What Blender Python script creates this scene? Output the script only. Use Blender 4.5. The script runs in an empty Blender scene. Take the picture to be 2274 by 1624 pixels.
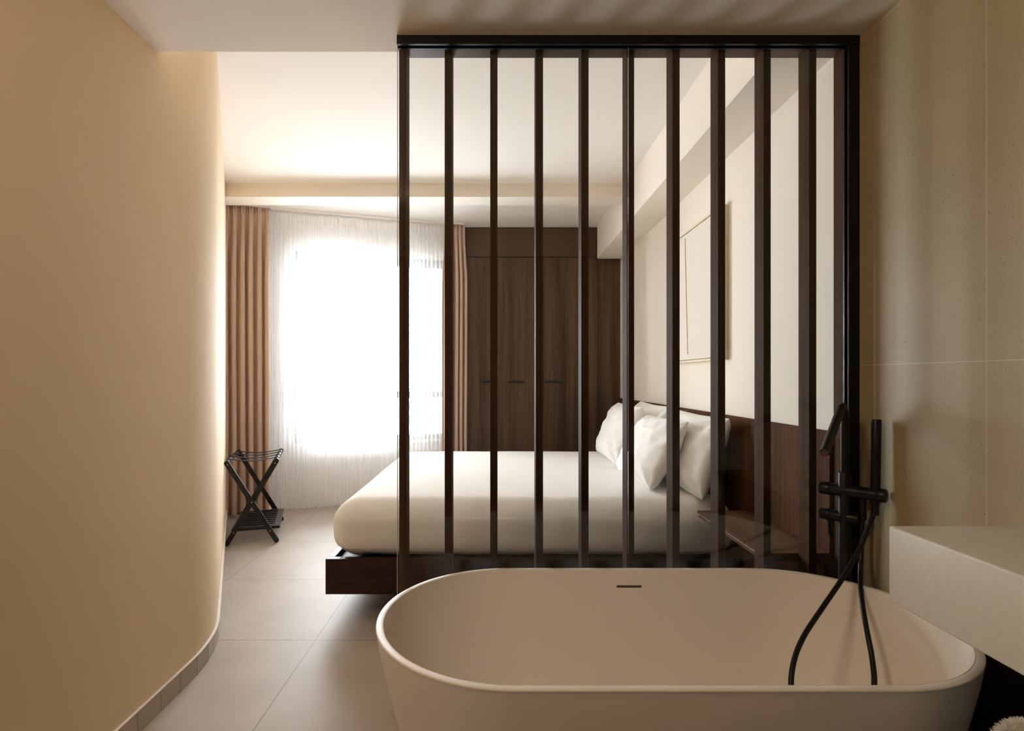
import bpy, bmesh, math, random
from mathutils import Vector, Matrix, noise
random.seed(7)
C = bpy.context.scene
COL = C.collection
PI = math.pi

# ------------------------------------------------------------------ camera, light, exposure
F_PX, PPX, PPY, H = 1214.0, 1100.0, 840.0, 1.30          # focal length and principal point in 2274x1624 pixels
cd = bpy.data.cameras.new('camera'); cam = bpy.data.objects.new('camera', cd); COL.objects.link(cam)
cam.location = (0, 0, H); cam.rotation_euler = (PI/2, 0, 0)
cd.sensor_width = 36; cd.lens = F_PX/2274*36
cd.shift_x = (1137-PPX)/2274; cd.shift_y = (PPY-812)/2274
cd.clip_start = 0.02
C.camera = cam
C.view_settings.view_transform = 'Standard'; C.view_settings.look = 'None'
C.view_settings.gamma = 1.0; C.view_settings.use_curve_mapping = False
C.view_settings.exposure = 1.3
w = bpy.data.worlds.new('daylight'); C.world = w; w.use_nodes = True
bg = w.node_tree.nodes['Background']; bg.inputs['Color'].default_value = (0.92, 0.975, 1.03, 1); bg.inputs['Strength'].default_value = 17.0
# window line: origin, direction along it, normal out of the room
WO = Vector((-2.54, 5.14, 0)); WD = Vector((.953, .303, 0)).normalized(); WN = Vector((-WD.y, WD.x, 0))
WANG = math.atan2(WD.y, WD.x)
pl = bpy.data.lights.new('window_daylight', 'AREA'); pl.shape = 'RECTANGLE'; pl.size = 1.66; pl.size_y = 1.98
pl.cycles.is_portal = True
po = bpy.data.objects.new('window_daylight', pl); COL.objects.link(po)
po.location = WO + WD*1.36 + WN*.50 + Vector((0, 0, 1.61))
po.rotation_euler = (PI/2, 0, WANG + PI)                 # -Z of the lamp points into the room
po.rotation_euler = (Matrix.Rotation(WANG, 3, 'Z') @ Matrix.Rotation(-PI/2, 3, 'X')).to_euler()
la = bpy.data.lights.new('added_bathroom_fill', 'AREA'); la.shape = 'DISK'; la.size = .4; la.energy = 7.5; la.color = (1.0, .82, .60)  # added warm fill light, out of view, to brighten the bathroom
lo = bpy.data.objects.new('added_bathroom_fill', la); COL.objects.link(lo); lo.location = (-.96, .30, 2.52); lo.rotation_euler = (Vector((.75, 2.2, .5)) - Vector(lo.location)).to_track_quat('-Z', 'Y').to_euler()
cy = C.cycles
cy.max_bounces = 16; cy.diffuse_bounces = 10; cy.glossy_bounces = 6; cy.transmission_bounces = 8; cy.transparent_max_bounces = 24
cy.sample_clamp_indirect = 12; cy.caustics_reflective = False; cy.caustics_refractive = False

# ------------------------------------------------------------------ materials
def lin(r, g, b):
    f = lambda v: (v/255/12.92) if v/255 <= .04045 else ((v/255+.055)/1.055)**2.4
    return (f(r), f(g), f(b), 1)
def mat(name, col, rough=.6, metal=0, spec=.5):
    m = bpy.data.materials.new(name); m.use_nodes = True
    b = m.node_tree.nodes['Principled BSDF']
    b.inputs['Base Color'].default_value = col if len(col) == 4 else (*col, 1)
    b.inputs['Roughness'].default_value = rough; b.inputs['Metallic'].default_value = metal
    b.inputs['Specular IOR Level'].default_value = spec
    return m
def nd(m, t, **kw):
    n = m.node_tree.nodes.new(t)
    for k, v in kw.items():
        if k in n.inputs: n.inputs[k].default_value = v
        else: setattr(n, k, v)
    return n
def lk(m, a, ao, b, bi): m.node_tree.links.new(a.outputs[ao], b.inputs[bi])
def coords(m, scale=(1, 1, 1), loc=(0, 0, 0), rot=(0, 0, 0)):
    tc = nd(m, 'ShaderNodeTexCoord'); mp = nd(m, 'ShaderNodeMapping')
    mp.inputs['Scale'].default_value = scale; mp.inputs['Location'].default_value = loc; mp.inputs['Rotation'].default_value = rot
    lk(m, tc, 'Object', mp, 'Vector'); return mp
def ramp(m, stops):
    r = nd(m, 'ShaderNodeValToRGB'); e = r.color_ramp.elements
    e[0].position, e[0].color = stops[0]; e[1].position, e[1].color = stops[-1]
    for p, c in stops[1:-1]:
        x = e.new(p); x.color = c
    return r
def mottled(name, c1, c2, scale, rough=.6, bump=.0, bscale=None, spec=.5):
    m = mat(name, c1, rough, 0, spec); b = m.node_tree.nodes['Principled BSDF']
    mp = coords(m); n = nd(m, 'ShaderNodeTexNoise', Scale=scale, Detail=6.0)
    lk(m, mp, 0, n, 'Vector'); r = ramp(m, [(.35, (*c1[:3], 1)), (.65, (*c2[:3], 1))])
    lk(m, n, 0, r, 0); lk(m, r, 0, b, 'Base Color')
    if bump:
        n2 = nd(m, 'ShaderNodeTexNoise', Scale=bscale or scale*8, Detail=3.0); lk(m, mp, 0, n2, 'Vector')
        bp = nd(m, 'ShaderNodeBump', Strength=bump, Distance=.002); lk(m, n2, 0, bp, 'Height'); lk(m, bp, 0, b, 'Normal')
    return m
def wood(name, dark, light, axis='Z', rough=.45, fine=90.0, spec=.4):
    s = [fine, fine, fine]; s['XYZ'.index(axis)] = 1.3
    m = mat(name, dark, rough, 0, spec); b = m.node_tree.nodes['Principled BSDF']
    mp = coords(m, tuple(s)); n = nd(m, 'ShaderNodeTexNoise', Scale=1.0, Detail=5.0, Roughness=.6); lk(m, mp, 0, n, 'Vector')
    s2 = [fine*.09]*3; s2['XYZ'.index(axis)] = .25
    mp2 = coords(m, tuple(s2)); n2 = nd(m, 'ShaderNodeTexNoise', Scale=1.0, Detail=3.0); lk(m, mp2, 0, n2, 'Vector')
    mx = nd(m, 'ShaderNodeMath', operation='ADD'); lk(m, n, 0, mx, 0); lk(m, n2, 0, mx, 1)
    hv = nd(m, 'ShaderNodeMath', operation='MULTIPLY'); hv.inputs[1].default_value = .5; lk(m, mx, 0, hv, 0)
    r = ramp(m, [(.38, (*dark[:3], 1)), (.5, tuple((a+c)/2 for a, c in zip(dark[:3], light[:3]))+(1,)), (.62, (*light[:3], 1))])
    lk(m, hv, 0, r, 0); lk(m, r, 0, b, 'Base Color')
    bp = nd(m, 'ShaderNodeBump', Strength=.12, Distance=.001); lk(m, n, 0, bp, 'Height'); lk(m, bp, 0, b, 'Normal')
    return m
def tile(name, c1, c2, grout, w_, h_, off, rot=(0, 0, 0), rough=.4, mort=.0022, speck=None, spec=.4):
    m = mat(name, c1, rough, 0, spec); b = m.node_tree.nodes['Principled BSDF']
    tc = nd(m, 'ShaderNodeTexCoord'); sp = nd(m, 'ShaderNodeSeparateXYZ'); lk(m, tc, 'Object', sp, 0)
    cb = nd(m, 'ShaderNodeCombineXYZ')
    a0, a1 = ('X', 'Y') if rot == (0, 0, 0) else ('Y', 'Z')
    for k, (ax, o) in enumerate(((a0, off[0]), (a1, off[1]))):
        s = nd(m, 'ShaderNodeMath', operation='SUBTRACT'); s.inputs[1].default_value = o - 40*(w_, h_)[k]; lk(m, sp, ax, s, 0); lk(m, s, 0, cb, k)
    br = nd(m, 'ShaderNodeTexBrick'); br.offset = 0; br.squash = 1
    for k, v in (('Scale', 1.0), ('Mortar Size', mort), ('Mortar Smooth', .2), ('Brick Width', w_), ('Row Height', h_), ('Bias', 0)): br.inputs[k].default_value = v
    lk(m, cb, 0, br, 'Vector')
    n = nd(m, 'ShaderNodeTexNoise', Scale=3.0, Detail=6.0); lk(m, tc, 'Object', n, 'Vector')
    r = ramp(m, [(.35, (*c1[:3], 1)), (.65, (*c2[:3], 1))]); lk(m, n, 0, r, 0)
    top = r
    if speck:
        ns = nd(m, 'ShaderNodeTexNoise', Scale=130.0, Detail=3.0); lk(m, tc, 'Object', ns, 'Vector')
        rs = ramp(m, [(.27, (*speck[:3], 1)), (.36, (1, 1, 1, 1))]); lk(m, ns, 0, rs, 0)
        mm = nd(m, 'ShaderNodeMix', data_type='RGBA', blend_type='MULTIPLY'); mm.inputs[0].default_value = .75
        lk(m, r, 0, mm, 6); lk(m, rs, 0, mm, 7)
        mx = nd(m, 'ShaderNodeMix', data_type='RGBA'); lk(m, br, 'Fac', mx, 0); lk(m, mm, 2, mx, 6)
    else:
        mx = nd(m, 'ShaderNodeMix', data_type='RGBA'); lk(m, br, 'Fac', mx, 0); lk(m, r, 0, mx, 6)
    mx.inputs[7].default_value = (*grout[:3], 1); lk(m, mx, 2, b, 'Base Color')
    n2 = nd(m, 'ShaderNodeTexNoise', Scale=60.0, Detail=4.0); lk(m, tc, 'Object', n2, 'Vector')
    ad = nd(m, 'ShaderNodeMath', operation='MULTIPLY_ADD'); ad.inputs[1].default_value = -1.5; lk(m, br, 'Fac', ad, 0); lk(m, n2, 0, ad, 2)
    bp = nd(m, 'ShaderNodeBump', Strength=.15, Distance=.0015); lk(m, ad, 0, bp, 'Height'); lk(m, bp, 0, b, 'Normal')
    return m
def fabric(name, col, weave=900., rough=.9, bump=.1):
    m = mat(name, col, rough, 0, .2); b = m.node_tree.nodes['Principled BSDF']
    mp = coords(m); n = nd(m, 'ShaderNodeTexNoise', Scale=weave, Detail=2.0); lk(m, mp, 0, n, 'Vector')
    bp = nd(m, 'ShaderNodeBump', Strength=bump, Distance=.001); lk(m, n, 0, bp, 'Height'); lk(m, bp, 0, b, 'Normal')
    return m
def clear(name, tint, ior=1.45):
    m = bpy.data.materials.new(name); m.use_nodes = True; nt = m.node_tree; nt.nodes.clear()
    out = nd(m, 'ShaderNodeOutputMaterial'); mx = nd(m, 'ShaderNodeMixShader'); fr = nd(m, 'ShaderNodeFresnel', IOR=ior)
    tr = nd(m, 'ShaderNodeBsdfTransparent'); tr.inputs[0].default_value = tint
    gl = nd(m, 'ShaderNodeBsdfGlossy', Roughness=0.0)
    lk(m, fr, 0, mx, 0); lk(m, tr, 0, mx, 1); lk(m, gl, 0, mx, 2); lk(m, mx, 0, out, 0); return m
def sheer(name, see=.62, trans=.5):
    m = bpy.data.materials.new(name); m.use_nodes = True; nt = m.node_tree; nt.nodes.clear()
    out = nd(m, 'ShaderNodeOutputMaterial'); a = nd(m, 'ShaderNodeMixShader'); b = nd(m, 'ShaderNodeMixShader')
    tr = nd(m, 'ShaderNodeBsdfTransparent'); tl = nd(m, 'ShaderNodeBsdfTranslucent'); df = nd(m, 'ShaderNodeBsdfDiffuse')
    tl.inputs[0].default_value = (.95, .945, .94, 1); df.inputs[0].default_value = (.95, .945, .94, 1)
    a.inputs[0].default_value = 1-trans; lk(m, tl, 0, a, 1); lk(m, df, 0, a, 2)
    b.inputs[0].default_value = see; lk(m, a, 0, b, 1); lk(m, tr, 0, b, 2); lk(m, b, 0, out, 0); return m

M = {}
M['plaster'] = mottled('cream_wall_plaster', (.81, .625, .405), (.83, .645, .42), 1.3, .75, .05, 40)
M['white_plaster'] = mottled('off_white_plaster', (.85, .785, .70), (.87, .805, .72), 1.1, .8, .03, 50)
M['bright_plaster'] = mottled('white_plaster', (.92, .91, .90), (.93, .92, .91), 1.1, .8)
M['ceiling_bounce'] = mottled('ceiling_paint_with_bounce', (.87, .79, .69), (.88, .80, .70), 1.1, .8)  # same ceiling paint, with warm bounce light put into its colour
M['ceiling'] = mottled('ceiling_paint', (.87, .83, .785), (.89, .85, .805), 1.1, .8)
M['floor'] = tile('beige_floor_tile', (.42, .36, .305), (.47, .405, .345), (.26, .21, .17), .835, .815, (-.893, 2.712), rough=.5, mort=.0026, spec=.28)
M['stone'] = tile('sand_stone_wall_tile', (.39, .305, .165), (.435, .34, .19), (.62, .53, .40), 1.2, 1.2, (1.497, 1.347), rot=(1, 0, 0), rough=.5, mort=.0012, speck=(.45, .42, .38))
M['skirt'] = mottled('beige_skirting_tile', (.42, .345, .27), (.48, .39, .31), 6, .45)
M['skirt_edge'] = mat('white_skirting_edge', (.85, .82, .78), .35)
M['walnut_v'] = wood('walnut_upright_grain', (.044, .024, .014), (.135, .078, .049), 'Z', spec=.25)
M['walnut_x'] = wood('walnut_level_grain', (.040, .022, .013), (.105, .060, .037), 'X', spec=.25)
M['walnut_y'] = wood('walnut_lengthwise_grain', (.075, .040, .025), (.165, .088, .052), 'Y', rough=.6, spec=.05)
M['headboard'] = wood('warm_walnut_veneer', (.048, .018, .007), (.125, .050, .021), 'Z', rough=.65, fine=70, spec=.05)
M['slat'] = wood('slat_walnut', (.046, .021, .011), (.10, .050, .027), 'Z', rough=.6, fine=120, spec=.03)
M['bedwood'] = wood('dark_bed_walnut', (.024, .011, .008), (.05, .024, .017), 'X', rough=.45, spec=.2)
M['darkpanel'] = wood('smoked_oak_panel', (.012, .007, .005), (.028, .016, .011), 'Z', spec=.2)
M['black'] = mat('matte_black_metal', (.006, .0055, .005), .36, 0, .3)
M['blackwood'] = wood('black_stained_wood', (.006, .0055, .0055), (.011, .010, .010), 'Z', rough=.33)
M['strap'] = fabric('black_webbing', (.022, .018, .018, 1), 500)
M['brass'] = mat('brass_bolt', (.45, .30, .15), .35, 1)
M['tub'] = mat('matte_white_solid_surface', (.87, .81, .735), .42, 0, .4)
M['vanity'] = mottled('sand_white_solid_surface', (.60, .555, .475), (.63, .585, .50), 90, .45)
M['slot'] = mat('dark_recess', (.09, .058, .036), .5)
M['linen'] = fabric('white_cotton', (.90, .895, .89, 1), 700)
M['pillow'] = fabric('white_pillow_cotton', (.88, .87, .865, 1), 700)
M['drape'] = fabric('dusty_rose_brown_curtain', (.60, .45, .365, 1), 600)
M['sheer'] = sheer('white_voile')
M['glass'] = clear('clear_glass', (.975, .98, .975, 1), 1.36)
M['pane'] = clear('window_glass', (.97, .98, .98, 1))
M['edge'] = mat('polished_glass_edge', (.75, .85, .80), .08, 0, .8)
M['seal'] = mat('dark_joint_seal', (.05, .05, .045), .3)
M['alu'] = mat('grey_window_aluminium', (.22, .22, .235), .4, .3)
M['canvas'] = fabric('pale_canvas', (.80, .74, .675, 1), 400, .95, .2)
M['frame'] = mat('cream_wood_frame', (.78, .68, .52), .5)
M['ochre'] = mottled('ochre_paint', (.42, .20, .06), (.55, .30, .12), 40, .8)
M['towel'] = fabric('white_terry', (.80, .76, .69, 1), 300)
M['track'] = mat('white_curtain_rail', (.82, .80, .78), .4)
M['steel'] = mat('brushed_steel', (.5, .5, .5), .3, 1)

# ------------------------------------------------------------------ mesh helpers
def add_box(bm, lo, hi, bev=0.0, seg=2, mx=None):
    t = bmesh.new(); bmesh.ops.create_cube(t, size=1)
    for v in t.verts: v.co = Vector([(lo[i]+hi[i])/2 + v.co[i]*(hi[i]-lo[i]) for i in range(3)])
    if bev: bmesh.ops.bevel(t, geom=t.edges[:], offset=bev, segments=seg, affect='EDGES', profile=.5)
    if mx is not None: bmesh.ops.transform(t, matrix=mx, verts=t.verts)
    join(bm, t)
def join(bm, t):
    me = bpy.data.meshes.new('tmp'); t.to_mesh(me); t.free(); bm.from_mesh(me); bpy.data.meshes.remove(me)
def add_tube(bm, pts, rad, n=16, cap=True, flat=None):
    pts = [Vector(p) for p in pts]; rs = rad if isinstance(rad, (list, tuple)) else [rad]*len(pts)
    rings = []; up = None
    for i, p in enumerate(pts):
        d = (pts[min(i+1, len(pts)-1)] - pts[max(i-1, 0)]).normalized()
        if up is None:
            up = Vector((0, 0, 1)) if abs(d.z) < .9 else Vector((1, 0, 0))
        u = (up - d*up.dot(d)).normalized(); v = d.cross(u); up = u
        fx, fy = flat if flat else (1, 1)
        rings.append([bm.verts.new(p + (u*math.cos(a)*fx + v*math.sin(a)*fy)*rs[i]) for a in [2*PI*k/n for k in range(n)]])
    for a, b in zip(rings, rings[1:]):
        for k in range(n): bm.faces.new((a[k], a[(k+1) % n], b[(k+1) % n], b[k]))
    if cap: bm.faces.new(rings[0][::-1]); bm.faces.new(rings[-1])
def add_cyl(bm, a, b, r, n=28, bev=.002):
    a, b = Vector(a), Vector(b); d = (b-a).normalized()
    add_tube(bm, [a, a+d*bev*.3, a+d*bev, b-d*bev, b-d*bev*.3, b], [r-bev, r-bev*.3, r, r, r-bev*.3, r-bev], n)
def smooth_path(pts, n=10):
    P = [Vector(p) for p in pts]; P = [2*P[0]-P[1]] + P + [2*P[-1]-P[-2]]; out = []
    for i in range(1, len(P)-2):
        for k in range(n):
            t = k/n; a, b, c, d = P[i-1], P[i], P[i+1], P[i+2]
            out.append(.5*((2*b) + (c-a)*t + (2*a-5*b+4*c-d)*t*t + (3*b-a-3*c+d)*t**3))
    out.append(P[-2]); return out
def add_grid(bm, fn, nu, nv, closed_u=False):
    vs = [[bm.verts.new(fn(i/(nu if closed_u else nu-1), j/(nv-1))) for i in range(nu)] for j in range(nv)]
    for j in range(nv-1):
        for i in range(nu if closed_u else nu-1):
            bm.faces.new((vs[j][i], vs[j][(i+1) % nu], vs[j+1][(i+1) % nu], vs[j+1][i]))
    return vs
def rounded_box(bm, h, r, N=48, post=None):
    t = bmesh.new(); bmesh.ops.create_cube(t, size=2); bmesh.ops.subdivide_edges(t, edges=t.edges[:], cuts=N, use_grid_fill=True)
    for v in t.verts:
        q = []
        for i in range(3):
            x = v.co[i]; x = x*(1-.0) ; x = math.copysign(abs(x)**.6, x) if abs(x) < 1 else x; q.append(x*h[i])
        c = Vector([max(-(h[i]-r), min(h[i]-r, q[i])) for i in range(3)]); d = Vector(q)-c
        p = c + d.normalized()*r if d.length > 1e-6 else c
        v.co = post(p) if post else p
    join(bm, t)
def obj(name, bm, m, parent=None, smooth=False, angle=None):
    me = bpy.data.meshes.new(name); bmesh.ops.recalc_face_normals(bm, faces=bm.faces[:]); bm.to_mesh(me); bm.free()
    o = bpy.data.objects.new(name, me); COL.objects.link(o)
    for x in (m if isinstance(m, list) else [m]): me.materials.append(x)
    if parent: o.parent = parent
    if smooth:
        for p in me.polygons: p.use_smooth = True
        if angle:
            try: me.set_sharp_from_angle(angle=math.radians(angle))
            except Exception: pass
    return o
def tag(o, label, cat, group=None, kind=None):
    o['label'] = label; o['category'] = cat
    if group: o['group'] = group
    if kind: o['kind'] = kind
    return o
def thing(name, label, cat, loc=(0, 0, 0), rz=0, group=None):
    o = bpy.data.objects.new(name, None); COL.objects.link(o); o.location = loc; o.rotation_euler = (0, 0, rz); o.empty_display_size = .1
    return tag(o, label, cat, group)
def struct(name, bm, m, label, cat, parent=None, **k):
    o = obj(name, bm, m, parent, **k)
    if parent is None: tag(o, label, cat, None, 'structure')
    return o
def B(*boxes, bev=0, seg=2, mx=None):
    bm = bmesh.new()
    for lo, hi in boxes: add_box(bm, lo, hi, bev, seg, mx)
    return bm

# ------------------------------------------------------------------ the setting
XR = 1.345; ZB = 2.566; ZC = 2.925; XL = -1.312; DE = 2.12      # right wall, bathroom ceiling, bedroom ceiling, left wall, edge of the low ceiling
ZS, XS = 2.58, 1.092                                             # soffit underside and inner face
struct('floor', B(((-3.2, -1.6, -.12), (1.7, 6.8, 0))), M['floor'], 'beige square floor tiles running from the bath to the window', 'floor')
struct('ceiling_bathroom', B(((-1.7, -1.6, ZB), (XR+.15, 2.084, ZC+.2)), ((-1.7, 2.084, ZB), (-.372, DE, ZC+.2)), ((-.372, 2.084, ZB+.025), (XR+.15, 2.16, ZC+.2))), M['ceiling_bounce'], 'lowered ceiling over the bath', 'ceiling')
struct('ceiling_bedroom', B(((-3.2, DE, ZC), (-.372, 6.8, ZC+.2)), ((-.372, 2.16, ZC), (XR+.15, 6.8, ZC+.2))), M['ceiling'], 'high pale ceiling over the bed', 'ceiling')
# left wall: straight, a soft curve, then straight towards the window
plan = [(XL, -1.6), (XL, 0), (XL, 1.2), (XL, 2.33)]
Rc, am = 1.05, math.radians(25.3)
for k in range(1, 25):
    a = am*k/24; plan.append((XL - Rc*(1-math.cos(a)), 2.33 + Rc*math.sin(a)))
ex, ey = plan[-1]; plan.append((ex - math.tan(am)*(5.42-ey), 5.42))
def offset_plan(pl, d):
    out = []
    for i, p in enumerate(pl):
        a = Vector(pl[max(i-1, 0)]); b = Vector(pl[min(i+1, len(pl)-1)]); t = (b-a).normalized(); out.append((p[0]+t.y*d, p[1]-t.x*d))
    return out
def strip(bm, inner, outer, z0, z1):
    n = len(inner)
    a = [[bm.verts.new((*p, z)) for p in pl] for pl, z in ((inner, z0), (inner, z1), (outer, z1), (outer, z0))]
    for r in range(4):
        for i in range(n-1): bm.faces.new((a[r][i], a[r][i+1], a[(r+1) % 4][i+1], a[(r+1) % 4][i]))
    bm.faces.new([a[r][0] for r in range(4)]); bm.faces.new([a[r][-1] for r in range(3, -1, -1)])
bm = bmesh.new(); strip(bm, plan, offset_plan(plan, -.16), 0, ZC)
struct('wall_left', bm, M['plaster'], 'curved cream plaster wall at the left', 'wall', smooth=True, angle=35)
# skirting of cut tiles following the curve
lens = [0]
for p, q in zip(plan, plan[1:]): lens.append(lens[-1] + (Vector(q)-Vector(p)).length)
def at_len(s):
    for i in range(len(lens)-1):
        if s <= lens[i+1]:
            t = (s-lens[i])/(lens[i+1]-lens[i]); return Vector(plan[i]).lerp(Vector(plan[i+1]), t)
    return Vector(plan[-1])
s0 = lens[3]
joints = [0, .6, 1.2, 1.8, 2.4, 3.0, 3.45, s0-.34, s0-.20, s0-.07, s0+.06, s0+.18, s0+.27, s0+.36, s0+.46]
while joints[-1] < lens[-1]-.6: joints.append(joints[-1]+.6)
joints.append(lens[-1])
bm = bmesh.new(); bt = bmesh.new()
for a, b in zip(joints, joints[1:]):
    k = max(2, int((b-a)/.05)); pts = [tuple(at_len(a+.0015+(b-a-.003)*i/(k-1))) for i in range(k)]
    strip(bm, offset_plan(pts, .010), offset_plan(pts, -.002), 0, .084)
for i in range(160): pass
fine = [tuple(at_len(lens[-1]*i/300)) for i in range(301)]
strip(bt, offset_plan(fine, .0115), offset_plan(fine, -.002), .084, .0865)
sk = struct('baseboard_left', bm, M['skirt'], 'low beige tile skirting along the curved left wall', 'baseboard')
obj('edge_strip', bt, M['skirt_edge'], sk)
struct('wall_right', B(((XR, 2.06, 0), (XR+.15, 6.8, ZC))), M['white_plaster'], 'pale cream wall behind the bed head', 'wall')
struct('wall_bathroom', B(((XR, -1.6, 0), (XR+.15, 2.06, ZB))), M['stone'], 'sand coloured stone tile wall beside the bath', 'wall')
struct('wall_rear', B(((-1.7, -1.75, 0), (XR+.15, -1.6, ZB))), M['walnut_v'], 'unseen wall behind the viewer, coloured dark to cut bounced light', 'wall')  # unseen room wall; dark wood picked to lower bounce and glass reflections
struct('wall_far', B(((-1.0, 6.5, 0), (XR+.15, 6.65, ZC)), ((-.9, 6.25, 0), (-.372, 6.5, ZC))), M['white_plaster'], 'wall behind the wardrobe', 'wall')
# window wall in its own axes
WM = Matrix.Translation(WO) @ Matrix.Rotation(WANG, 4, 'Z')
wo0, wo1, wz0, wz1, wy0, wy1 = .60, 2.22, .635, 2.60, .24, .50
struct('wall_window', B(((-.6, wy0, 0), (wo0, wy1, ZC)), ((wo1, wy0, 0), (2.31, wy1, ZC)), ((wo0, wy0, 0), (wo1, wy1, wz0)), ((wo0, wy0, wz1), (wo1, wy1, ZC)), mx=WM),
       M['bright_plaster'], 'slanting window wall behind the curtains', 'wall')
win = tag(bpy.data.objects.new('window_1', None), 'grey framed window behind the sheer curtain', 'window', None, 'structure'); COL.objects.link(win); win.matrix_world = WM
fy0, fy1 = .28, .34
obj('window_frame', B(((wo0, fy0, wz0), (wo0+.06, fy1, wz1)), ((wo1-.06, fy0, wz0), (wo1, fy1, wz1)), ((wo0+.06, fy0, wz0), (wo1-.06, fy1, wz0+.05)), ((wo0+.06, fy0, wz1-.09), (wo1-.06, fy1, wz1)), bev=.004), M['alu'], win)
obj('transom', B(((wo0+.06, fy0, 1.085), (wo1-.06, fy1, 1.155)), bev=.004), M['alu'], win)
obj('mullion', B(((1.40, fy0-.005, 1.155), (1.50, fy1, wz1-.09)), bev=.004), M['alu'], win)
obj('window_sill', B(((wo0-.0, wy0-.03, wz0-.03), (wo1, fy0, wz0)), bev=.003), M['white_plaster'], win)
for a, b, z0, z1 in ((wo0+.06, 1.40, 1.155, wz1-.09), (1.50, wo1-.06, 1.155, wz1-.09), (wo0+.06, wo1-.06, wz0+.05, 1.085)):
    obj('pane', B(((a, .307, z0), (b, .313, z1))), M['pane'], win)
# beam across the ceiling and the soffit along the right wall
struct('trim_1', B(((-2.9, 4.56, 2.812), (XS, 4.78, ZC+.01))), M['white_plaster'], 'shallow cream beam crossing the bedroom ceiling', 'beam')
struct('trim_2', B(((XS, 2.161, ZS), (XR+.02, 5.86, ZC+.01))), M['white_plaster'], 'boxed soffit running along the right wall above the bed', 'soffit')

# ------------------------------------------------------------------ slatted screen and glass screen
YG = 2.035
scr = thing('slatted_screen', 'dark walnut screen of upright slats between bath and bed', 'screen', (.5, 2.12, 0))
def loc(o, root):
    o.parent = root; o.matrix_parent_inverse = root.matrix_basis.inverted(); return o
xs = [(987.5-PPX+101.2*(i-1))*2.085/F_PX for i in range(10)]
proto = None
for i, x in enumerate(xs):
    if proto is None:
        proto = obj('slat', B(((-.0003, -.0375, 0), (.0278, .0375, 2.5645)), bev=.0015), M['slat'])
        s = proto
    else:
        s = proto.copy(); COL.objects.link(s)
    s.location = (x, 2.1225, 0); loc(s, scr)
loc(obj('wall_board', B(((XR-.009, 2.085, 0), (XR-.0005, 2.16, 2.5645)), bev=.001), M['slat']), scr)
loc(obj('top_board', B(((xs[0], 2.085, 2.565), (XR-.0005, 2.16, 2.5905)), bev=.001), M['walnut_x']), scr)
gs = thing('glass_screen', 'clear glass screen in a black top channel behind the bath', 'glass screen', (.5, YG, 0))
xg0 = -.364; xj = .496
def p(o): return loc(o, gs)
p(obj('top_channel', B(((xg0, YG-.020, 2.550), (XR-.001, YG+.018, 2.5655)), ((xg0, YG-.020, 2.533), (XR-.001, YG-.008, 2.550)), ((xg0, YG+.008, 2.533), (XR-.001, YG+.018, 2.550)), bev=.001), M['black']))
p(obj('wall_channel', B(((XR-.040, YG-.018, .0), (XR-.001, YG-.008, 2.532)), ((XR-.040, YG+.008, .0), (XR-.001, YG+.018, 2.532)), ((XR-.006, YG-.008, .0), (XR-.001, YG+.008, 2.532)), bev=.001), M['black']))
p(obj('pane', B(((xg0+.0005, YG-.004, .012), (xj-.002, YG+.004, 2.548))), M['glass']))
p(obj('pane', B(((xj+.002, YG-.004, .012), (XR-.008, YG+.004, 2.548))), M['glass']))
p(obj('joint_seal', B(((xj-.0019, YG-.0035, .012), (xj+.0019, YG+.0035, 2.53))), M['seal']))
p(obj('glass_edge', B(((xg0-.0012, YG-.004, .012), (xg0+.0004, YG+.004, 2.532))), M['edge']))
p(obj('floor_channel', B(((xg0+.03, YG-.012, 0), (XR-.001, YG+.012, .011))), M['black']))

# ------------------------------------------------------------------ bath
tcx, tcy = .483, 1.607
outer = [(0, .285, .35), (.012, .292, .355), (.06, .305, .365), (.15, .325, .380), (.25, .343, .396), (.35, .358, .409), (.45, .373, .420), (.54, .385, .429), (.592, .3905, .433), (.602, .3925, .433), (.605, .3917, .433), (.606, .3898, .433)]
inner = [(.606, .3738, .433), (.605, .372, .433), (.602, .3712, .433), (.56, .368, .431), (.48, .359, .426), (.38, .343, .415), (.28, .318, .398), (.20, .285, .376), (.15, .245, .355), (.125, .195, .335), (.115, .13, .31), (.112, .06, .29)]
def interp(prof, sub):
    pts = smooth_path([Vector(q) for q in prof], sub); return [(v.x, v.y, v.z) for v in pts]
def stadium(r, c, z, n):
    out = []
    for k in range(n):
        # even samples along caps and straights
        t = k/n
        if t < .35: a = -PI/2 + PI*t/.35; q = (c + r*math.cos(a), r*math.sin(a))
        elif t < .5: u = (t-.35)/.15; q = (c*(1-2*u), r)
        elif t < .85: a = PI/2 + PI*(t-.5)/.35; q = (-c + r*math.cos(a), r*math.sin(a))
        else: u = (t-.85)/.15; q = (-c*(1-2*u), -r)
        # a touch of superellipse so cap and straight flow into each other
        out.append((q[0], q[1], z))
    return out
bath = thing('bathtub', 'freestanding oval white bath with thin rim before the glass screen', 'bathtub', (tcx, tcy, 0))
bm = bmesh.new(); N = 160
rings = [[bm.verts.new(v) for v in stadium(r, c, z, N)] for z, r, c in interp(outer, 4) + interp(inner, 4)]
for a, b in zip(rings, rings[1:]):
    for k in range(N): bm.faces.new((a[k], a[(k+1) % N], b[(k+1) % N], b[k]))
bm.faces.new(rings[0][::-1]); bm.faces.new(rings[-1])
obj('basin', bm, M['tub'], bath, smooth=True, angle=50)
bm = bmesh.new(); zz = .547
yy = .3668
mx = Matrix.Translation((0, yy, zz))
add_box(bm, (-.047, -.002, -.0058), (.047, .010, .0058), .0055, 4, mx)
obj('overflow_slot', bm, M['slot'], bath, smooth=True, angle=40)
bm = bmesh.new(); add_cyl(bm, (0, 0, .1118), (0, 0, .118), .03); obj('drain_cap', bm, M['steel'], bath, smooth=True, angle=40)

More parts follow.
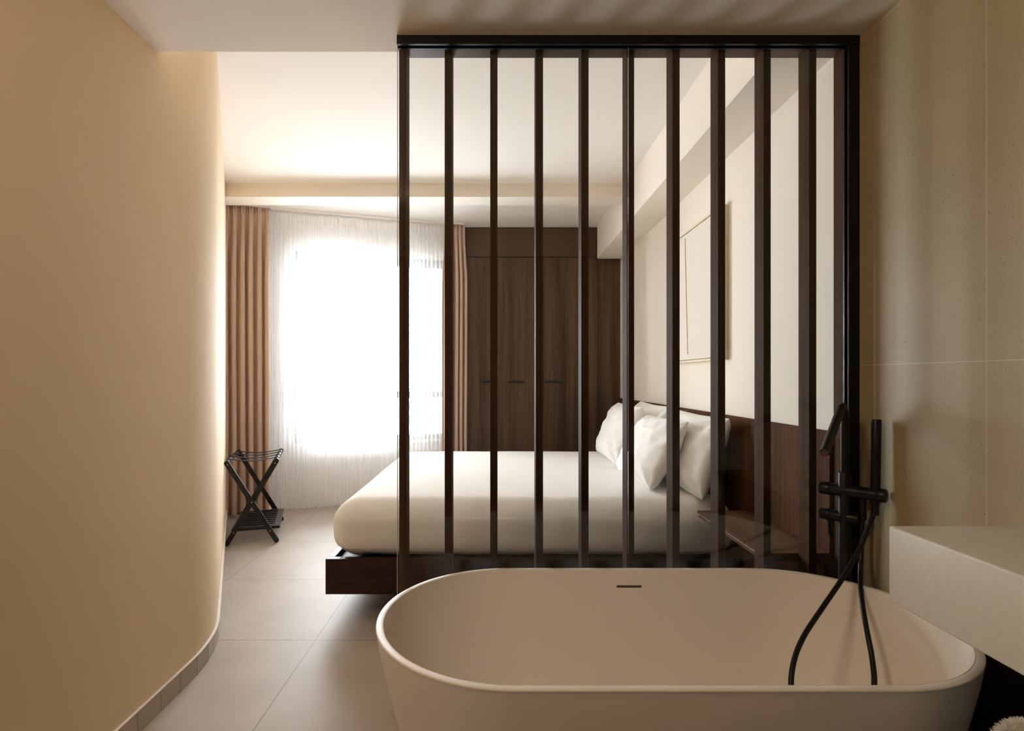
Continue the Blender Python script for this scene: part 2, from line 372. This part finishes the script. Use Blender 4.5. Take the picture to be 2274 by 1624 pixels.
# ------------------------------------------------------------------ floor standing tap
fx, fy = 1.243, 1.945
tap = thing('bath_tap', 'black floor-standing bath tap with hooked spout behind the bath rim', 'tap', (fx, fy, 0))
def pt(*q): return Vector(q) - Vector((fx, fy, 0))
bm = bmesh.new(); add_cyl(bm, (0, 0, .01), (0, 0, .965), .0205); add_cyl(bm, (0, 0, 0), (0, 0, .012), .045); obj('column', bm, M['black'], tap, smooth=True, angle=40)
bm = bmesh.new()
path = [pt(fx, fy, .95), pt(fx, fy, 1.08), pt(fx, fy, 1.14)]
d = Vector((1.0357-fx, 1.72-fy, 0)); L = d.length; dh = d.normalized()
tip = pt(1.0357, 1.72, 1.066)
arc = [(0.004, 1.165), (.016, 1.187), (.036, 1.199), (.060, 1.196), (.082, 1.184)]
path += [Vector((dh.x*u, dh.y*u, z)) for u, z in arc]
path = smooth_path(path + [tip], 8)
add_tube(bm, path, .0138, 20)
obj('spout', bm, M['black'], tap, smooth=True, angle=50)
bm = bmesh.new(); t2 = (path[-1]-path[-3]).normalized(); add_cyl(bm, tip-t2*.004, tip+t2*.0015, .0108, 20, .0008); obj('aerator', bm, M['slot'], tap, smooth=True, angle=40)
ax = Vector((.12, -.137, 0)).normalized()
bm = bmesh.new(); cA = Vector((0, 0, .90)); add_cyl(bm, cA-ax*.078, cA+ax*.110, .0215); obj('cross_body', bm, M['black'], tap, smooth=True, angle=40)
bm = bmesh.new(); add_cyl(bm, cA-ax*.0785, cA-ax*.045, .0228); obj('diverter_knob', bm, M['black'], tap, smooth=True, angle=40)
bm = bmesh.new(); cB = Vector((0, 0, .806)); add_cyl(bm, cB-ax*.078, cB+ax*.045, .0195); obj('valve_body', bm, M['black'], tap, smooth=True, angle=40)
bm = bmesh.new(); add_cyl(bm, cB-ax*.058, cB-ax*.046, .0215); q = cB-ax*.052; add_cyl(bm, q+Vector((0, 0, -.012)), q+Vector((.004, -.004, -.078)), .0055, 16, .001); obj('lever_handle', bm, M['black'], tap, smooth=True, angle=40)
bm = bmesh.new(); add_cyl(bm, cA+ax*.0985, cA+ax*.125, .0232); obj('holder', bm, M['black'], tap, smooth=True, angle=40)
# hand shower with its hose
hb = Vector((fx, fy, 0)) + ax*.092; hx, hy = hb.x, hb.y
hs = thing('hand_shower', 'black stick hand shower with hose looping into the bath', 'hand shower', (hx, hy, .9))
bm = bmesh.new(); add_cyl(bm, (0, 0, -.03), (.004, 0, .258), .0152, 24, .002); obj('handle', bm, M['black'], hs, smooth=True, angle=40)
bm = bmesh.new()
for r in range(12):
    for c in range(4):
        a = math.radians(205 + 16*c); pz = .165 + r*.0062
        o = Vector((.003, 0, pz)); n_ = Vector((math.cos(a), math.sin(a), 0)); add_tube(bm, [o+n_*.0146, o+n_*.0161], .0012, 6)
obj('nozzles', bm, mat('grey_nozzle_rubber', (.055, .045, .035), .6), hs)
def W(px, py, D): return Vector(((px-PPX)*D/F_PX, D, H-(py-PPY)*D/F_PX))
hp = [Vector((hx, hy, .872)), Vector((hx-.001, hy-.002, .85)), W(1929, 1170, 1.855), W(1908, 1220, 1.83), W(1872, 1283, 1.78), W(1830, 1345, 1.72), W(1787, 1410, 1.66), W(1764, 1465, 1.61), W(1757, 1527, 1.57), W(1772, 1590, 1.545), W(1815, 1650, 1.54),
      W(1880, 1655, 1.55), W(1925, 1600, 1.57), W(1941, 1527, 1.60), W(1937, 1465, 1.645), W(1925, 1400, 1.695), W(1915, 1340, 1.765), W(1910.5, 1285, 1.855), W(1912, 1235, 1.90), W(1915, 1170, 1.905), W(1917, 1120, 1.905)]
bm = bmesh.new(); org = Vector((hx, hy, .9)); hpath = [q-org for q in smooth_path(hp, 8)]; add_tube(bm, hpath, .0078, 14); obj('hose', bm, M['black'], hs, smooth=True, angle=50)
bm = bmesh.new(); q = W(1917, 1120, 1.905)-org; add_cyl(bm, q+Vector((0, 0, -.055)), q+Vector((0, 0, .035)), .0105, 18, .001); add_cyl(bm, (0, 0, -.07), (0, 0, -.02), .0115, 18, .001); obj('hose_ferrule', bm, M['black'], hs, smooth=True, angle=40)

# ------------------------------------------------------------------ vanity block, lower shelf, panel, towel
XV = .858; YV = 1.193
va = thing('vanity_top', 'thick sand-white wall-hung vanity block at the right edge', 'vanity', (XR, .6, .978))
loc(obj('counter', B(((XV, .05, .815), (XR-.001, YV, .978)), bev=.004, seg=3), M['vanity'], smooth=True, angle=40), va)
pn = tag(obj('wall_panel', B(((XR-.022, .05, 0), (XR-.001, 1.62, .76)), bev=.002), M['darkpanel']), 'dark wood panel on the wall below the vanity block', 'wall panel')
shl = thing('towel_shelf', 'dark wood shelf under the vanity carrying the rolled towel', 'shelf', (1.1, .55, 0))
loc(obj('shelf_board', B(((.81, .05, .465), (XR-.023, .99, .4945)), bev=.002), M['walnut_y']), shl)
loc(obj('shelf_leg', B(((.86, .93, 0), (.90, .97, .4645)), bev=.002), M['walnut_v']), shl)
loc(obj('shelf_leg', B(((.86, .07, 0), (.90, .11, .4645)), bev=.002), M['walnut_v']), shl)
# rolled towel, axis across the shelf
tw = thing('rolled_towel', 'fluffy white rolled towel at the lower right corner', 'towel', (1.068, .822, .495))
bm = bmesh.new(); turns, r0, r1, zc = 3.6, .035, .138, .139
def spiral(u): a = 2*PI*turns*u; r = r0 + (r1-r0)*u; return a, r
nu = 200
def tw_out(u, v):
    a, r = spiral(u); x = -.22 + .44*v + .006*math.sin(a*1.0+1) * (1 if v in (0, 1) else 0)
    return (x, r*math.cos(a), zc + r*math.sin(a))
def tw_in(u, v):
    a, r = spiral(u); r -= .021; x = -.22 + .44*v
    return (x, r*math.cos(a), zc + r*math.sin(a))
go = add_grid(bm, tw_out, nu, 12); gi = add_grid(bm, tw_in, nu, 12)
for k in range(nu-1):
    for j in (0, 11): bm.faces.new((go[j][k], go[j][k+1], gi[j][k+1], gi[j][k]))
for j in range(11):
    for k in (0, nu-1): bm.faces.new((go[j][k], go[j+1][k], gi[j+1][k], gi[j][k]))
obj('towel_roll', bm, M['towel'], tw, smooth=True, angle=50)
bm = bmesh.new()
for i in range(34000):
    u = math.sqrt(random.random()); a, r = spiral(u); e = random.random()
    if e < .62:      # pile on the end face
        rr = r - .021*random.random(); b_ = Vector((-.22, rr*math.cos(a), zc+rr*math.sin(a))); d = Vector((-1, random.uniform(-.9, .9), random.uniform(-.9, .9)))
    else:            # pile on the outer turn
        u = 1-.28*random.random(); a, r = spiral(u); b_ = Vector((-.22+.12*random.random()**2, r*math.cos(a), zc+r*math.sin(a))); d = Vector((random.uniform(-.8, .5), math.cos(a)+random.uniform(-.5, .5), math.sin(a)+random.uniform(-.5, .5)))
    d = d.normalized()*random.uniform(.004, .010); s_ = d.cross(Vector((random.random(), random.random(), random.random()))).normalized()*.00045
    if (b_+d).z < .002: continue
    v1, v2, v3, v4 = bm.verts.new(b_-s_), bm.verts.new(b_+s_), bm.verts.new(b_+d+s_*.6), bm.verts.new(b_+d-s_*.6); bm.faces.new((v1, v2, v3, v4))
pf = obj('terry_pile', bm, M['towel'], tw); pf['kind'] = 'stuff'

# ------------------------------------------------------------------ bed
bed = thing('bed', 'low double bed with white cover on a floating dark wood base', 'bed', (.2, 3.9, 0))
loc(obj('bed_frame', B(((-.903, 2.905, .150), (XR-.03, 2.945, .338)), ((-.903, 2.945, .150), (-.863, 4.99, .338)), ((-.863, 4.95, .150), (XR-.03, 4.99, .338)), ((-.863, 2.945, .27), (XR-.03, 4.95, .31)), bev=.002), M['bedwood']), bed)
loc(obj('plinth', B(((-.45, 3.30, 0), (1.30, 4.80, .2695))), M['blackwood']), bed)
bm = bmesh.new(); hm = Vector((1.085, 1.040, .165)); mc = Vector((.215, 3.962, .4865))
def mat_post(q):
    x, y, z = q; e = 1-(z/hm.z)**2
    x += math.copysign(.022*e*min(1, abs(x)/hm.x)**6, x) if x < 0 else 0
    y += math.copysign(.026*e*min(1, abs(y)/hm.y)**6, y)
    n1 = noise.noise(Vector((x*2.3, y*2.3, z*4))); n2 = noise.noise(Vector((x*7, y*7, z*5+3)))
    side = 1 if z < .08 else .35
    if abs(z) < hm.z*.8: y += (n2*.006+n1*.006)*side*math.copysign(1, y); x += (n2*.005)*side
    if z > 0: z += n1*.004 + n2*.0015 - .012*(max(abs(x)/hm.x, abs(y)/hm.y)**4)
    if z < -.1: z += n2*.008 + .004
    return Vector((x, y, z)) + mc
rounded_box(bm, hm, .118, 58, mat_post)
loc(obj('mattress', bm, M['linen'], smooth=True), bed)
# headboard panel on the wall
hbd = tag(obj('headboard', B(((XR-.022, 2.165, 0), (XR-.001, 5.87, 1.088)), bev=.001), M['headboard']), 'wide walnut headboard panel covering the lower bedroom wall', 'headboard')
# pillows
def pillow_mesh(seed, W_=.78, Hh=.50, T=.085):
    bm = bmesh.new(); n = 56
    def f(sgn):
        def g(a, b):
            u, v = 2*a-1, 2*b-1
            uu = math.copysign(abs(u)**.8, u); vv = math.copysign(abs(v)**.8, v)
            e = (max(0, 1-abs(uu)**2.6)**.55)*(max(0, 1-abs(vv)**2.6)**.55)
            x = uu*W_/2*(1-.05*(1-vv*vv)*abs(uu)-.035*(abs(uu)*abs(vv))**4); y = vv*Hh/2*(1-.07*(1-uu*uu)*abs(vv)-.035*(abs(uu)*abs(vv))**4)
            wr = 0
            for cx in (-1, 1):
                for cy_ in (-1, 1):
                    dx, dy = uu-cx, vv-cy_; dd = math.hypot(dx, dy)+1e-3; an = math.atan2(dy, dx)
                    wr += math.exp(-dd*1.9)*math.sin(an*8+seed*2.1+cx+cy_*2)*.016
            fold = .014*noise.noise(Vector((uu*1.6+seed*3, vv*2.2, sgn))) + .008*noise.noise(Vector((uu*5+seed, vv*5, sgn*2)))
            z = sgn*(T*e + (wr+fold)*min(1, e*2.0))
            return (x, y - .02*e*(vv < 0), z)
        return g
    A = add_grid(bm, f(1), n, n); Bq = add_grid(bm, f(-1), n, n)
    bmesh.ops.remove_doubles(bm, verts=bm.verts[:], dist=.0008)
    return bm
def pillow(label, seed, Y0, Y1, xb, xt, zb, zt, roll=0, T=.100):
    bm = pillow_mesh(seed, Y1-Y0, math.hypot(xt-xb, zt-zb)*1.03, T)
    o = obj('pillow', bm, M['pillow'], smooth=True); tag(o, label, 'pillow', 'pillows against the headboard')
    up = Vector((xt-xb, 0, zt-zb)).normalized(); ux = Vector((0, -1, 0)); ux = ux + up*math.tan(roll); ux.normalize(); up = (up - ux*up.dot(ux)).normalized(); nz = ux.cross(up)
    R = Matrix((ux, up, nz)).transposed().to_4x4(); o.matrix_world = Matrix.Translation(((xb+xt)/2, (Y0+Y1)/2, (zb+zt)/2)) @ R
    return o
pillow('white pillow nearest the bath, standing upright against the walnut headboard', 1, 2.90, 3.76, 1.105, 1.25, .645, 1.085, .0)
pillow('white pillow propped in front of the one nearest the bath', 2, 3.10, 3.92, .875, 1.10, .655, 1.045, .02)
pillow('white pillow leaning on the headboard near the wardrobe, mostly hidden', 3, 3.88, 4.72, 1.115, 1.25, .645, 1.10, -.01)
pillow('white pillow closest to the wardrobe, propped in front of another', 4, 4.02, 4.86, .90, 1.09, .65, 1.085, .0)

# ------------------------------------------------------------------ bedside shelf
bs = thing('bedside_shelf', 'floating walnut bedside shelf beside the bed, below the headboard', 'bedside shelf', (1.2, 2.5, .55))
xsf, zsf = 1.058, .606
loc(obj('shelf_board', B(((xsf, 2.165, zsf-.012), (XR-.0225, 2.865, zsf)), bev=.001), M['walnut_y']), bs)
loc(obj('shelf_base', B(((xsf+.006, 2.170, zsf-.034), (XR-.0225, 2.865, zsf-.0135)), bev=.001), M['walnut_y']), bs)
loc(obj('edge_highlight', B(((xsf-.0006, 2.165, zsf-.0145), (xsf+.004, 2.865, zsf-.012))), mat('painted_edge_highlight', (.45, .36, .27), .4)), bs)  # pale strip paints a highlight along the shelf edge
loc(obj('back_rail', B(((XR-.04, 2.17, zsf-.16), (XR-.0225, 2.86, zsf-.0345)), bev=.001), M['walnut_y']), bs)

# ------------------------------------------------------------------ framed picture
pc = thing('framed_picture', 'large pale picture with one ochre upright stroke above the bed', 'picture', (1.34, 3.63, 1.86))
y0, y1, z0, z1, xf, xb_ = 3.155, 4.09, 1.406, 2.304, XR-.044, XR-.001
def q_(o): return loc(o, pc)
q_(obj('frame', B(((xf, y0, z0), (xb_, y0+.014, z1)), ((xf, y1-.014, z0), (xb_, y1, z1)), ((xf, y0+.014, z0), (xb_, y1-.014, z0+.014)), ((xf, y0+.014, z1-.014), (xb_, y1-.014, z1)), bev=.001), M['frame']))
q_(obj('canvas', B(((xf+.006, y0+.018, z0+.018), (xb_-.004, y1-.018, z1-.018)), bev=.002), M['canvas']))
bm = bmesh.new()
add_tube(bm, [Vector((xf+.0055, 3.765-.05*t+.004*noise.noise(Vector((0, 0, t*7))), 2.262-.80*t)) for t in [k/50 for k in range(51)]], [(.0078+.0025*noise.noise(Vector((3, 1, k*.4)))) for k in range(51)], 8, True, (.12, 1.0))
q_(obj('painted_line', bm, M['ochre'], smooth=True))

# ------------------------------------------------------------------ wardrobe
YW = 5.88; kx = YW/F_PX
wd = thing('wardrobe', 'built-in dark walnut wardrobe filling the far end of the bedroom', 'wardrobe', (.45, YW, 0))
def w_(o): return loc(o, wd)
xA, xE = -.368, XR-.0008
xj_ = [-.335, (1116-PPX)*kx, (1202-PPX)*kx, (1288-PPX)*kx, (1328-PPX)*kx]
ztop = H + (PPY-572)*kx
w_(obj('carcass', B(((xA, YW+.024, 0), (xE, 6.49, 2.58)), ((xA, YW+.024, 2.58), (XS-.002, 6.49, ZC-.003))), M['walnut_v']))
w_(obj('cornice_panel', B(((xA, YW, ztop+.006), (XS-.004, YW+.0235, ZC-.004)), bev=.001), M['walnut_x']))
w_(obj('edge_post', B(((xj_[4]+.0015, YW-.004, .06), (xj_[4]+.022, YW+.0235, ztop)), bev=.001), M['walnut_v']))
w_(obj('filler_panel', B(((xj_[4]+.0235, YW, .06), (xE, YW+.0235, 2.58)), bev=.001), M['walnut_v']))
w_(obj('filler_panel', B(((xj_[3]+.0015, YW, .06), (xj_[4]-.0015, YW+.0235, ztop)), bev=.001), M['walnut_v']))
w_(obj('filler_panel', B(((xA, YW, .06), (xj_[0]-.0015, YW+.0235, ztop)), bev=.001), M['walnut_v']))
w_(obj('plinth', B(((xA, YW+.01, 0), (xE, YW+.0235, .058))), M['blackwood']))
for a, b, h0, h1 in ((xj_[0], xj_[1], 1069, 1106), (xj_[1], xj_[2], 1128, 1163), (xj_[2], xj_[3], 1209, 1245)):
    dr = w_(obj('door', B(((a+.0015, YW, .06), (b-.0015, YW+.0235, ztop)), bev=.001), M['walnut_v']))
    bm = bmesh.new(); za = H-(848-PPY)*kx; hx0, hx1 = (h0-PPX)*kx, (h1-PPX)*kx
    add_box(bm, (hx0, YW-.032, za-.008), (hx1, YW-.022, za+.008), .002)
    for hx_ in (hx0+.015, hx1-.015): add_box(bm, (hx_-.004, YW-.0225, za-.004), (hx_+.004, YW-.0003, za+.004))
    h_ = obj('handle', bm, M['black']); h_.parent = dr; h_.matrix_parent_inverse = (Matrix.Translation((.45, YW, 0))).inverted() if False else dr.matrix_parent_inverse.copy() @ Matrix.Identity(4)
    h_.matrix_parent_inverse = Matrix.Identity(4)

# ------------------------------------------------------------------ curtains
def pleats(s0_, s1_, n_p, off, amp, z0, z1, seed, nu=None, nv=44, pinch=True, flare=0.0, head=.11, lap=.05):
    nu = nu or n_p*14; rnd = random.Random(seed); ph = [rnd.uniform(-.5, .5) for _ in range(n_p+2)]; am = [rnd.uniform(.65, 1.2) for _ in range(n_p+2)]
    bm = bmesh.new()
    def g(u, v):
        z = z1 + (z0-z1)*v; t = u*n_p; i = int(min(t, n_p-1e-6)); f = t-i
        A = amp*(am[i]*(1-f)+am[i+1]*f)
        drop = min(1.0, (z1-z)/.5)
        wob = noise.noise(Vector((u*4+seed, z*.55, 1.3)))
        phase = 2*PI*t + (ph[i]*(1-f)+ph[i+1]*f)*1.5*drop + wob*.9*drop
        y = A*math.sin(phase)*(.45+.55*drop)
        if pinch:
            hd = max(0, 1-(z1-z)/head); k = max(0, 1-abs((z1-z)-head)/.07)
            y *= 1-.45*k; y += .35*A*math.sin(3*phase)*hd
        s = s0_ + (s1_-s0_)*(u - lap/n_p*math.sin(2*phase)*drop*(.6+.8*abs(noise.noise(Vector((t*.9, z*.3, seed*2.0))))))
        if flare: s += flare*drop*((z1-z)/(z1-z0))**.0*(u-.5)*2*min(1, (z1-z)/.6)
        y += .004*noise.noise(Vector((u*30, z*3, seed)))
        return WO + WD*s + WN*(off+y) + Vector((0, 0, z))
    add_grid(bm, g, nu, nv)
    return bm
sh = thing('sheer_curtain', 'white sheer curtain drawn across the bright window', 'sheer curtain', tuple(WO+WD*1.2))
loc(obj('sheer_panel', pleats(.30, 2.22, 46, .02, .016, .022, 2.905, 5, nu=46*12, nv=36, pinch=False, lap=.22), M['sheer'], smooth=True), sh)
bm = bmesh.new()
def band(u, v):
    s = .30+1.92*u; z = 2.905-.09*v; return WO + WD*s + WN*(.018 + .010*math.sin(u*2*PI*92)) + Vector((0, 0, z))
add_grid(bm, band, 1100, 4); loc(obj('heading_tape', bm, M['sheer'], smooth=True), sh)
def drape(label, s0_, s1_, n_p, seed, flare, off):
    d_ = thing('drape', label, 'curtain', tuple(WO+WD*((s0_+s1_)/2)), 0, 'brown drapes beside the window')
    bm = pleats(s0_, s1_, n_p, off, .042, .02, 2.905, seed, nu=n_p*26, nv=70, flare=flare, lap=.16)
    o = loc(obj('curtain_panel', bm, M['drape'], smooth=True), d_)
    so = o.modifiers.new('cloth_thickness', 'SOLIDIFY'); so.thickness = .003
drape('dusty brown drape at the left of the window, behind the luggage rack', -.10, .395, 7, 11, .0, -.085)
drape('narrow dusty brown drape at the right of the window beside the wardrobe', 2.085, 2.30, 5, 23, .018, -.085)
tk = tag(obj('curtain_rail', B(((-.1, -.10, 2.908), (2.28, -.045, 2.9245)), ((-.1, -.005, 2.908), (2.28, .045, 2.9245)), mx=WM), M['track']), 'slim white curtain rail at the ceiling above the window', 'curtain rail')

# ------------------------------------------------------------------ folding luggage rack
lr = thing('luggage_rack', 'folding black wood luggage rack with slatted shelf before the left drape', 'luggage rack', (-2.008, 4.595, 0), math.radians(18.2))
hw, hl = .178, .345
def leg(sx, y):
    bm = bmesh.new(); a = Vector((-sx*hw, y, .645)); b = Vector((sx*hw, y, .018)); d = (b-a).normalized(); n_ = Vector((0, 1, 0)).cross(d)
    wv, th = .0185, .0095; prof = []
    for cc, s in ((a, -1), (b, 1)):
        for k in range(9):
            an = -PI/2 + PI*k/8; prof.append(cc + (d*s)*math.cos(an)*wv + n_*s*math.sin(an)*wv)
    f0 = [bm.verts.new(q - Vector((0, th, 0))) for q in prof]; f1 = [bm.verts.new(q + Vector((0, th, 0))) for q in prof]
    n = len(prof)
    for k in range(n): bm.faces.new((f0[k], f0[(k+1) % n], f1[(k+1) % n], f1[k]))
    bm.faces.new(f0[::-1]); bm.faces.new(f1); return bm
def bolts(par, sx, y, ts, face):
    for t in ts:
        bm = bmesh.new()
        a = Vector((-sx*hw, y, .645)); b = Vector((sx*hw, y, .018)); c = a.lerp(b, t); add_cyl(bm, c+Vector((0, face*.0095, 0)), c+Vector((0, face*.0115, 0)), .006, 12, .0006)
        obj('bolt', bm, M['brass'], par)
for (sx, y, ts) in ((1, -hl, (.02, .5, .87)), (-1, -hl+.021, (.03, .87)), (1, hl, (.5,)), (-1, hl-.021, ())):
    lg = obj('leg', leg(sx, y), M['blackwood'], lr)
    if ts: bolts(lg, sx, y, ts, -1)
for sx in (-1, 1):
    rl = obj('top_rail', B(((sx*hw-.011, -hl+.0325 if sx > 0 else -hl+.0105, .632), (sx*hw+.011, hl-.0325 if sx > 0 else hl-.0105, .662)), bev=.008, seg=3) if False else B(((sx*hw-.011, -hl+.033, .632), (sx*hw+.011, hl-.033, .662)), bev=.007, seg=3), M['blackwood'], lr, smooth=True, angle=40)
for y in (-.25, -.085, .085, .25):
    bm = bmesh.new(); pts = []
    for k in range(21):
        t = k/20; x = -hw+2*hw*t; pts.append((x, .662-.022*math.sin(PI*t)))
    pts = [(-hw-.0135, .635), (-hw-.0135, .656), (-hw-.006, .6645)] + pts[1:-1] + [(hw+.006, .6645), (hw+.0135, .656), (hw+.0135, .635)]
    a = [[bm.verts.new((x, y+o, z+dz)) for x, z in pts] for o, dz in ((-.024, 0), (.024, 0), (.024, .003), (-.024, .003))]
    for r in range(4):
        for i in range(len(pts)-1): bm.faces.new((a[r][i], a[r][i+1], a[(r+1) % 4][i+1], a[(r+1) % 4][i]))
    bm.faces.new([a[r][0] for r in range(4)]); bm.faces.new([a[r][-1] for r in (3, 2, 1, 0)])
    obj('strap', bm, M['strap'], lr)
sb = [((-.150, -.30, .100), (-.105, .30, .122)), ((.155, -.30, .100), (.20, .30, .122)), ((-.105, -.30, .100), (.155, -.268, .122)), ((-.105, .268, .100), (.155, .30, .122))]
sfr = obj('shelf_frame', B(*sb, bev=.0015), M['blackwood'], lr)
bm = bmesh.new()
for k in range(8):
    y = -.232+k*.0665; add_box(bm, (-.1048, y-.017, .103), (.1548, y+.017, .119), .001)
obj('shelf_slats', bm, M['blackwood'], lr)
